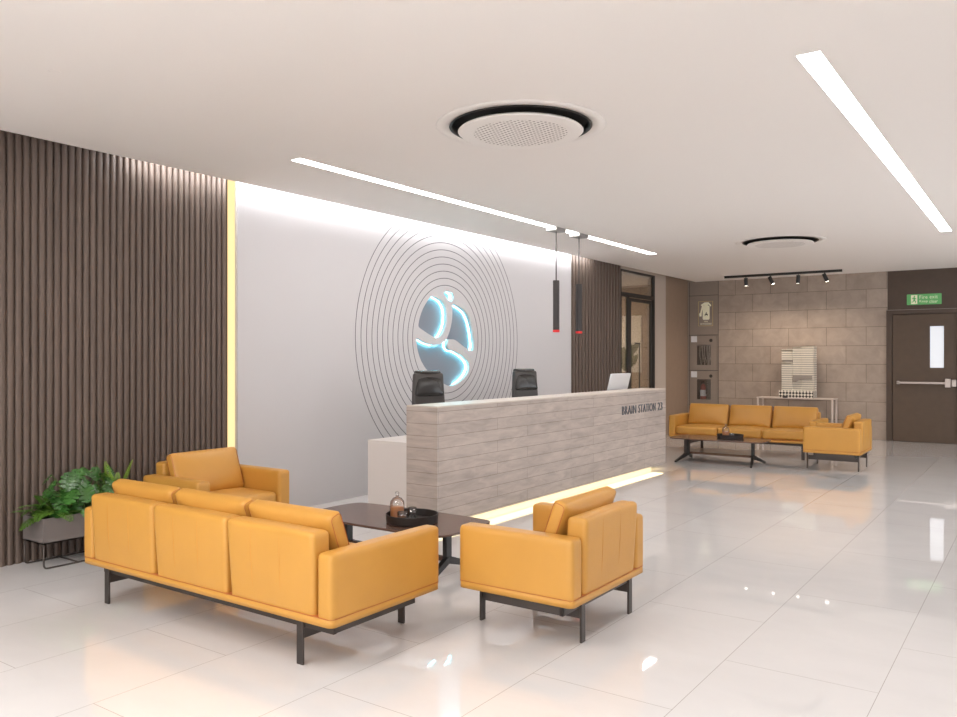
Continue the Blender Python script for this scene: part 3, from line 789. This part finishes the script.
tray.location = (-3.645, 4.375, TZ)
for p in tray.data.polygons: p.use_smooth = False
tag(tray, 'round black serving tray on the near coffee table holding bottle and glasses', 'tray', 'round black serving trays')
def decanter(loc, label):
    t = thing('glass_decanter', label, 'decanter', loc, 0, 'glass decanters on the trays')
    obj('bottle', L([(0, 0), (.050, 0), (.052, .01), (.052, .10), (.049, .125), (.032, .148), (.013, .156), (.013, .166)], seg=28), M_glassdrink, t, True)
    obj('liquid', L([(0, .004), (.047, .004), (.048, .012), (.048, .085), (0, .086)], seg=28), M_amber, t, True)
    obj('stopper', L([(0, .160), (.008, .162), (.009, .170), (.016, .180), (.013, .192), (0, .196)], seg=20), M_glassdrink, t, True)
def tumbler(loc, label, m, h=.07, r=.033, lvl=.6):
    t = thing('drinking_glass', label, 'glass', loc, 0, 'tumblers on the near tray')
    obj('tumbler', L([(0, 0), (r * .85, 0), (r, h), (r - .003, h), (r * .8, .008), (0, .008)], seg=24), M_glassdrink, t, True)
    obj('drink', L([(0, .009), (r * .78, .009), (r * .86, h * lvl), (0, h * lvl)], seg=24), m, t, True)
zt_ = TZ + .012
decanter((-3.765, 4.355, zt_), 'stoppered glass decanter of amber drink on the near tray')
tumbler((-3.685, 4.315, zt_), 'low glass tumbler of amber drink on the near tray, beside the decanter', M_amber, .065, .036)
tumbler((-3.665, 4.40, zt_), 'taller glass tumbler with dark drink on the near tray', M_tube, .085, .032, .7)
t2 = tray.copy(); COL.objects.link(t2); t2.location = (-3.70, 11.55, TZ); t2['label'] = 'round black serving tray on the far coffee table'
decanter((-3.77, 11.57, zt_), 'stoppered glass decanter on the tray of the far coffee table')
tumbler((-3.66, 11.50, zt_), 'glass tumbler on the tray of the far coffee table', M_glassdrink, .07, .033)

# ------------------------------------------------------------------ console and model
cn = thing('console_table', 'slim white framed console table behind the far sofa', 'console table', (-3.89, 15.95, 0))
bm = B(-.70, .70, -.03, .35, .735, .755); obj('tabletop', bm, M_console, cn)
for sx in (-1, 1):
    for yy in (-.012, .332): obj('leg', B(sx * .675 - .015, sx * .675 + .015, yy - .015, yy + .015, 0, .735), M_console, cn)
    obj('side_rail', B(sx * .675 - .012, sx * .675 + .012, 0, .32, .02, .045), M_console, cn)
md = thing('architectural_model', 'white architectural tower model with lattice podium on the console table', 'building model', (-3.85, 16.08, .756))
obj('podium', B(-.325, .30, -.13, .16, 0, .135), M_lattice, md)
def tower(x0, x1, y0, y1, z0, z1, name='tower'):
    obj('glazing', B(x0 + .008, x1 - .008, y0 + .008, y1 - .008, z0, z1 - .014), M_modelgrey, md); bm = bmesh.new()
    z = z0
    while z < z1 - .01:
        box(bm, x0, x1, y0, y1, z, z + .030); z += .042
    x = x0
    box(bm, x0, x1, y0, y1, z1 - .014, z1)
    return obj(name, bm, M_model, md)
tower(-.28, -.08, -.11, .13, .72, .905)
tower(-.08, .085, -.09, .13, .135, .955)
tower(.085, .30, -.11, .14, .135, .97)
tower(-.28, -.08, -.11, .13, .135, .66)
obj('sky_garden', B(-.27, -.09, -.10, .12, .655, .725), M_modelgrey, md)
rf = obj('roof_box', B(-.19, -.09, -.04, .06, .905, .95), M_modelgrey, md)
obj('terrace', sheet([[(-.07, .30), (-.07, .43), (.275, .43), (.275, .355), (.05, .345), (-.02, .30)]], .02, 'XZ', -.112), M_modelgrey, md)
obj('small_dark_object', soft(-.245, -.155, -.20, -.14, 0, .035, .012, (0, 0, .004), 5), M_modeldark, md)  # unidentified small dark object in front of the podium

# ------------------------------------------------------------------ planter and plants
pl = thing('planter_box', 'grey metal planter box on a thin wire stand by the slatted wall', 'planter', (-5.945, 2.90, 0))
LP, WP = .76, .145
bm = bmesh.new(); z0, z1 = .180, .362
box(bm, -WP, WP, 0, LP, z0, z0 + .01); box(bm, -WP, -WP + .008, 0, LP, z0, z1); box(bm, WP - .008, WP, 0, LP, z0, z1)
box(bm, -WP + .008, WP - .008, 0, .008, z0, z1); box(bm, -WP + .008, WP - .008, LP - .008, LP, z0, z1)
obj('box', bm, M_planter, pl)
so = obj('soil', B(-WP + .008, WP - .008, .008, LP - .008, z0 + .1, z1 - .02), M_soil, pl)
def rounded_path(pts, r=.02, n=4):
    out = [Vector(pts[0])]
    for i in range(1, len(pts) - 1):
        p, a, b = Vector(pts[i]), Vector(pts[i - 1]), Vector(pts[i + 1])
        u = (a - p).normalized() * r; w = (b - p).normalized() * r
        for k in range(n + 1):
            t = k / n; out.append((p + u) * (1 - t) ** 2 + p * 2 * t * (1 - t) + (p + w) * t * t)
    out.append(Vector(pts[-1])); return out
for s in (-1, 1):
    obj('stand_frame', T(rounded_path([(s * (WP - .008), .008, .182), (s * (WP - .008), .008, .007), (s * (WP - .008), LP - .008, .007), (s * (WP - .008), LP - .008, .182)], .03), .0065, 8), M_metal, pl, True)
obj('cross_rod', T([(-WP + .01, .25, .012), (WP - .01, .25, .012)], .006, 8), M_metal, pl, True)
obj('cross_rod', T([(-WP + .01, LP - .25, .012), (WP - .01, LP - .25, .012)], .006, 8), M_metal, pl, True)

def leaf_xform(bm_dst, pts_rows, base, yaw, pitch, roll=0.0):
    """rows of points across the leaf; local +y is the tip direction"""
    Mx = Matrix.Translation(base) @ Matrix.Rotation(yaw, 4, 'Z') @ Matrix.Rotation(pitch, 4, 'X') @ Matrix.Rotation(roll, 4, 'Y')
    return Mx
def monstera_leaf(size):
    bm = bmesh.new(); cuts = 5; N = 64
    mid = [bm.verts.new((0, size * (0.06 + .94 * i / 8), 0)) for i in range(9)]
    def half(s):
        outline = []
        for i in range(N + 1):
            t = i / N
            a = PI * t
            # heart-like half outline from base notch to tip
            y_ = -.10 + 1.10 * (1 - math.cos(a)) / 2
            w_ = .50 * math.sin(a) ** .75 * (1.12 - .35 * t)
            f = (t * (cuts + 1.0)) % 1.0
            cut = 0.0
            if .12 < t < .93 and abs(f - .5) < .22: cut = .72 * (1 - abs(f - .5) / .22)
            w2 = w_ * (1 - cut)
            z_ = -.35 * w2 * w2 - .22 * (max(0, y_ - .3)) ** 2
            outline.append(bm.verts.new((s * size * w2, size * y_, size * z_)))
        for i in range(N):
            j = min(8, max(0, int((i / N) * 8 + .5))); j2 = min(8, max(0, int(((i + 1) / N) * 8 + .5)))
            vs = [mid[j], outline[i], outline[i + 1]] if s > 0 else [mid[j], outline[i + 1], outline[i]]
            try: bm.faces.new(vs)
            except ValueError: pass
            if j2 != j:
                try: bm.faces.new([mid[j], outline[i + 1], mid[j2]] if s > 0 else [mid[j], mid[j2], outline[i + 1]])
                except ValueError: pass
    half(1); half(-1)
    for v in mid: v.co.z = -size * .22 * max(0, v.co.y / size - .3) ** 2
    return bm
def add_leaf(dst, src, Mx):
    me = bpy.data.meshes.new('t'); src.to_mesh(me); src.free(); me.transform(Mx); dst.from_mesh(me); bpy.data.meshes.remove(me)
ms = thing('monstera_plant', 'bushy monstera with split green leaves in the middle of the planter', 'potted plant', (-5.935, 3.27, .342))
stems = bmesh.new()
rnd = random.Random(11)
nL = 52
for i in range(nL):
    a = rnd.uniform(-PI, PI) if i > 9 else rnd.uniform(-PI * .55, PI * .15)
    rad = rnd.uniform(.05, .25); hz = rnd.uniform(.02, .33)
    tipy = (rnd.random() - .5) * .5
    px = max(-.13, min(.26, rad * math.cos(a) * .9)); py = rad * math.sin(a) * 1.25
    base = Vector((px * .15, py * .3, 0)); end = Vector((px, py, hz))
    midp = (base + end) / 2 + Vector((0, 0, .06))
    tube(stems, [base, midp, end], .0035, 6)
    sz = rnd.uniform(.085, .135)
    yaw = math.atan2(py, px) - PI / 2 + rnd.uniform(-.4, .4)
    if px < .04 and rnd.random() < .7: yaw = rnd.uniform(-2.4, -.7)
    lb = bmesh.new(); add_leaf(lb, monstera_leaf(sz), Matrix.Translation(end) @ Matrix.Rotation(yaw, 4, 'Z') @ Matrix.Rotation(rnd.uniform(-1.15, -.35), 4, 'X') @ Matrix.Rotation(rnd.uniform(-.3, .3), 4, 'Y'))
    for v in lb.verts:
        if v.co.x < -.165: v.co.x = -.165 + .1 * (v.co.x + .165)
    obj('leaf', lb, M_monstera, ms, True)
obj('stems', stems, M_stem, ms)
def frond(dst, base, yaw, length, rise, droop, width, n=16, narrow=.012):
    """an arching rib with pairs of narrow leaflets"""
    P_ = []
    for i in range(n + 1):
        t = i / n
        r_ = length * t * math.cos(rise) ; z_ = length * (math.sin(rise) * t - droop * t * t)
        P_.append(Vector((math.cos(yaw) * r_, math.sin(yaw) * r_, z_)) + base)
    tube(dst, P_, [.0035 * (1 - .7 * i / n) for i in range(n + 1)], 5)
    for i in range(2, n + 1):
        t = i / n; d_ = (P_[i] - P_[i - 1]).normalized()
        side = d_.cross(Vector((0, 0, 1)))
        if side.length < .05: side = Vector((-math.sin(yaw), math.cos(yaw), 0))
        side.normalize()
        wl_ = width * (math.sin(PI * (.12 + .84 * t)) ** .7)
        for s in (-1, 1):
            tip = P_[i] + side * s * wl_ + d_ * wl_ * .75 + Vector((0, 0, -.12 * wl_))
            m_ = (P_[i] + tip) / 2
            e = d_ * narrow * (.6 + .4 * (1 - t))
            vs = [dst.verts.new(q) for q in (P_[i] - e * .3, m_ - e * .55, tip, m_ + e * .75)]
            dst.faces.new(vs)
ar = thing('parlor_palm', 'yellowish green arching leafy plant at the left end of the planter', 'potted plant', (-5.93, 3.03, .342))
for i in range(20):
    bm = bmesh.new(); a = -PI * .95 + 2 * PI * .93 * i / 20 + rnd.uniform(-.15, .15)
    L_ = rnd.uniform(.22, .36)
    if i % 2: a = -PI / 2 + rnd.uniform(-.55, .75); L_ = rnd.uniform(.25, .35)
    elif math.cos(a) < -.2: L_ = .2
    frond(bm, Vector((0, 0, 0)), a, L_, rnd.uniform(.4, 1.15), rnd.uniform(.35, .8), .062, 12, .026)
    for v in bm.verts:
        if v.co.x < -.165: v.co.x = -.165
    obj('frond', bm, M_palm, ar)
fe = thing('sword_fern', 'upright light green fern at the right end of the planter behind the sofa', 'potted plant', (-5.91, 3.50, .342))
for i in range(15):
    bm = bmesh.new(); a = 2 * PI * i / 15 + rnd.uniform(-.2, .2)
    up = 1.25 if i % 2 else .85
    L_ = rnd.uniform(.40, .50) if i % 2 else .24
    if math.cos(a) < -.3: L_ = min(L_, .3); up = 1.35
    frond(bm, Vector((0, 0, 0)), a, L_, up, .12 if i % 2 else .4, .042, 20, .018)
    for v in bm.verts:
        if v.co.x < -.165: v.co.x = -.165
    obj('frond', bm, M_fern, fe)

# ------------------------------------------------------------------ lights
def area(name, loc, rot, sx, sy, power, col):
    l = bpy.data.lights.new(name, 'AREA'); l.shape = 'RECTANGLE'; l.size = sx; l.size_y = sy; l.energy = power; l.color = col
    o = bpy.data.objects.new(name, l); COL.objects.link(o); o.location = loc; o.rotation_euler = rot
    return o
def spot(name, loc, target, power, angle, col, blend=.6, size=.03):
    l = bpy.data.lights.new(name, 'SPOT'); l.energy = power; l.spot_size = math.radians(angle); l.spot_blend = blend; l.color = col; l.shadow_soft_size = size
    o = bpy.data.objects.new(name, l); COL.objects.link(o); o.location = loc
    o.rotation_euler = (Vector(target) - Vector(loc)).to_track_quat('-Z', 'Y').to_euler()
    return o
WARM = (1, .84, .68)
for xx, tx_ in ((-4.666, -4.9), (-4.218, -4.5), (-3.713, -3.7), (-3.262, -3.4)):
    spot('track_spot', (xx, 15.49, CEIL - .22), (tx_, 15.7, 0.0), 30, 140, WARM, .9)
struct(obj('trim_5', B(-8.4, -7.2, 13.7, 14.9, CEIL - .075, CEIL - .055), emis('room_fill_glow', (1, .82, .58), 15.0)))  # glowing panel added to brighten the room beyond the door

world = bpy.data.worlds.new('world'); scene.world = world; world.use_nodes = True
bg = world.node_tree.nodes['Background']; bg.inputs[0].default_value = (.90, .95, 1.0, 1); bg.inputs[1].default_value = 3.1

# ------------------------------------------------------------------ camera
cam = bpy.data.cameras.new('camera'); co = bpy.data.objects.new('camera', cam); COL.objects.link(co)
cam.sensor_width = 36; cam.lens = 806.8 / 957 * 36; cam.clip_start = .05; cam.clip_end = 100
co.location = (0, 0, 1.5); co.rotation_euler = (PI / 2, 0, math.atan(566.8 / 806.8))
scene.camera = co
vs = scene.view_settings
scene.display_settings.display_device = 'sRGB'
vs.view_transform = 'Standard'; vs.look = 'None'; vs.exposure = 0.09; vs.gamma = 1.0; vs.use_curve_mapping = False
scene.cycles.max_bounces = 10; scene.cycles.diffuse_bounces = 6; scene.cycles.glossy_bounces = 5; scene.cycles.transparent_max_bounces = 12
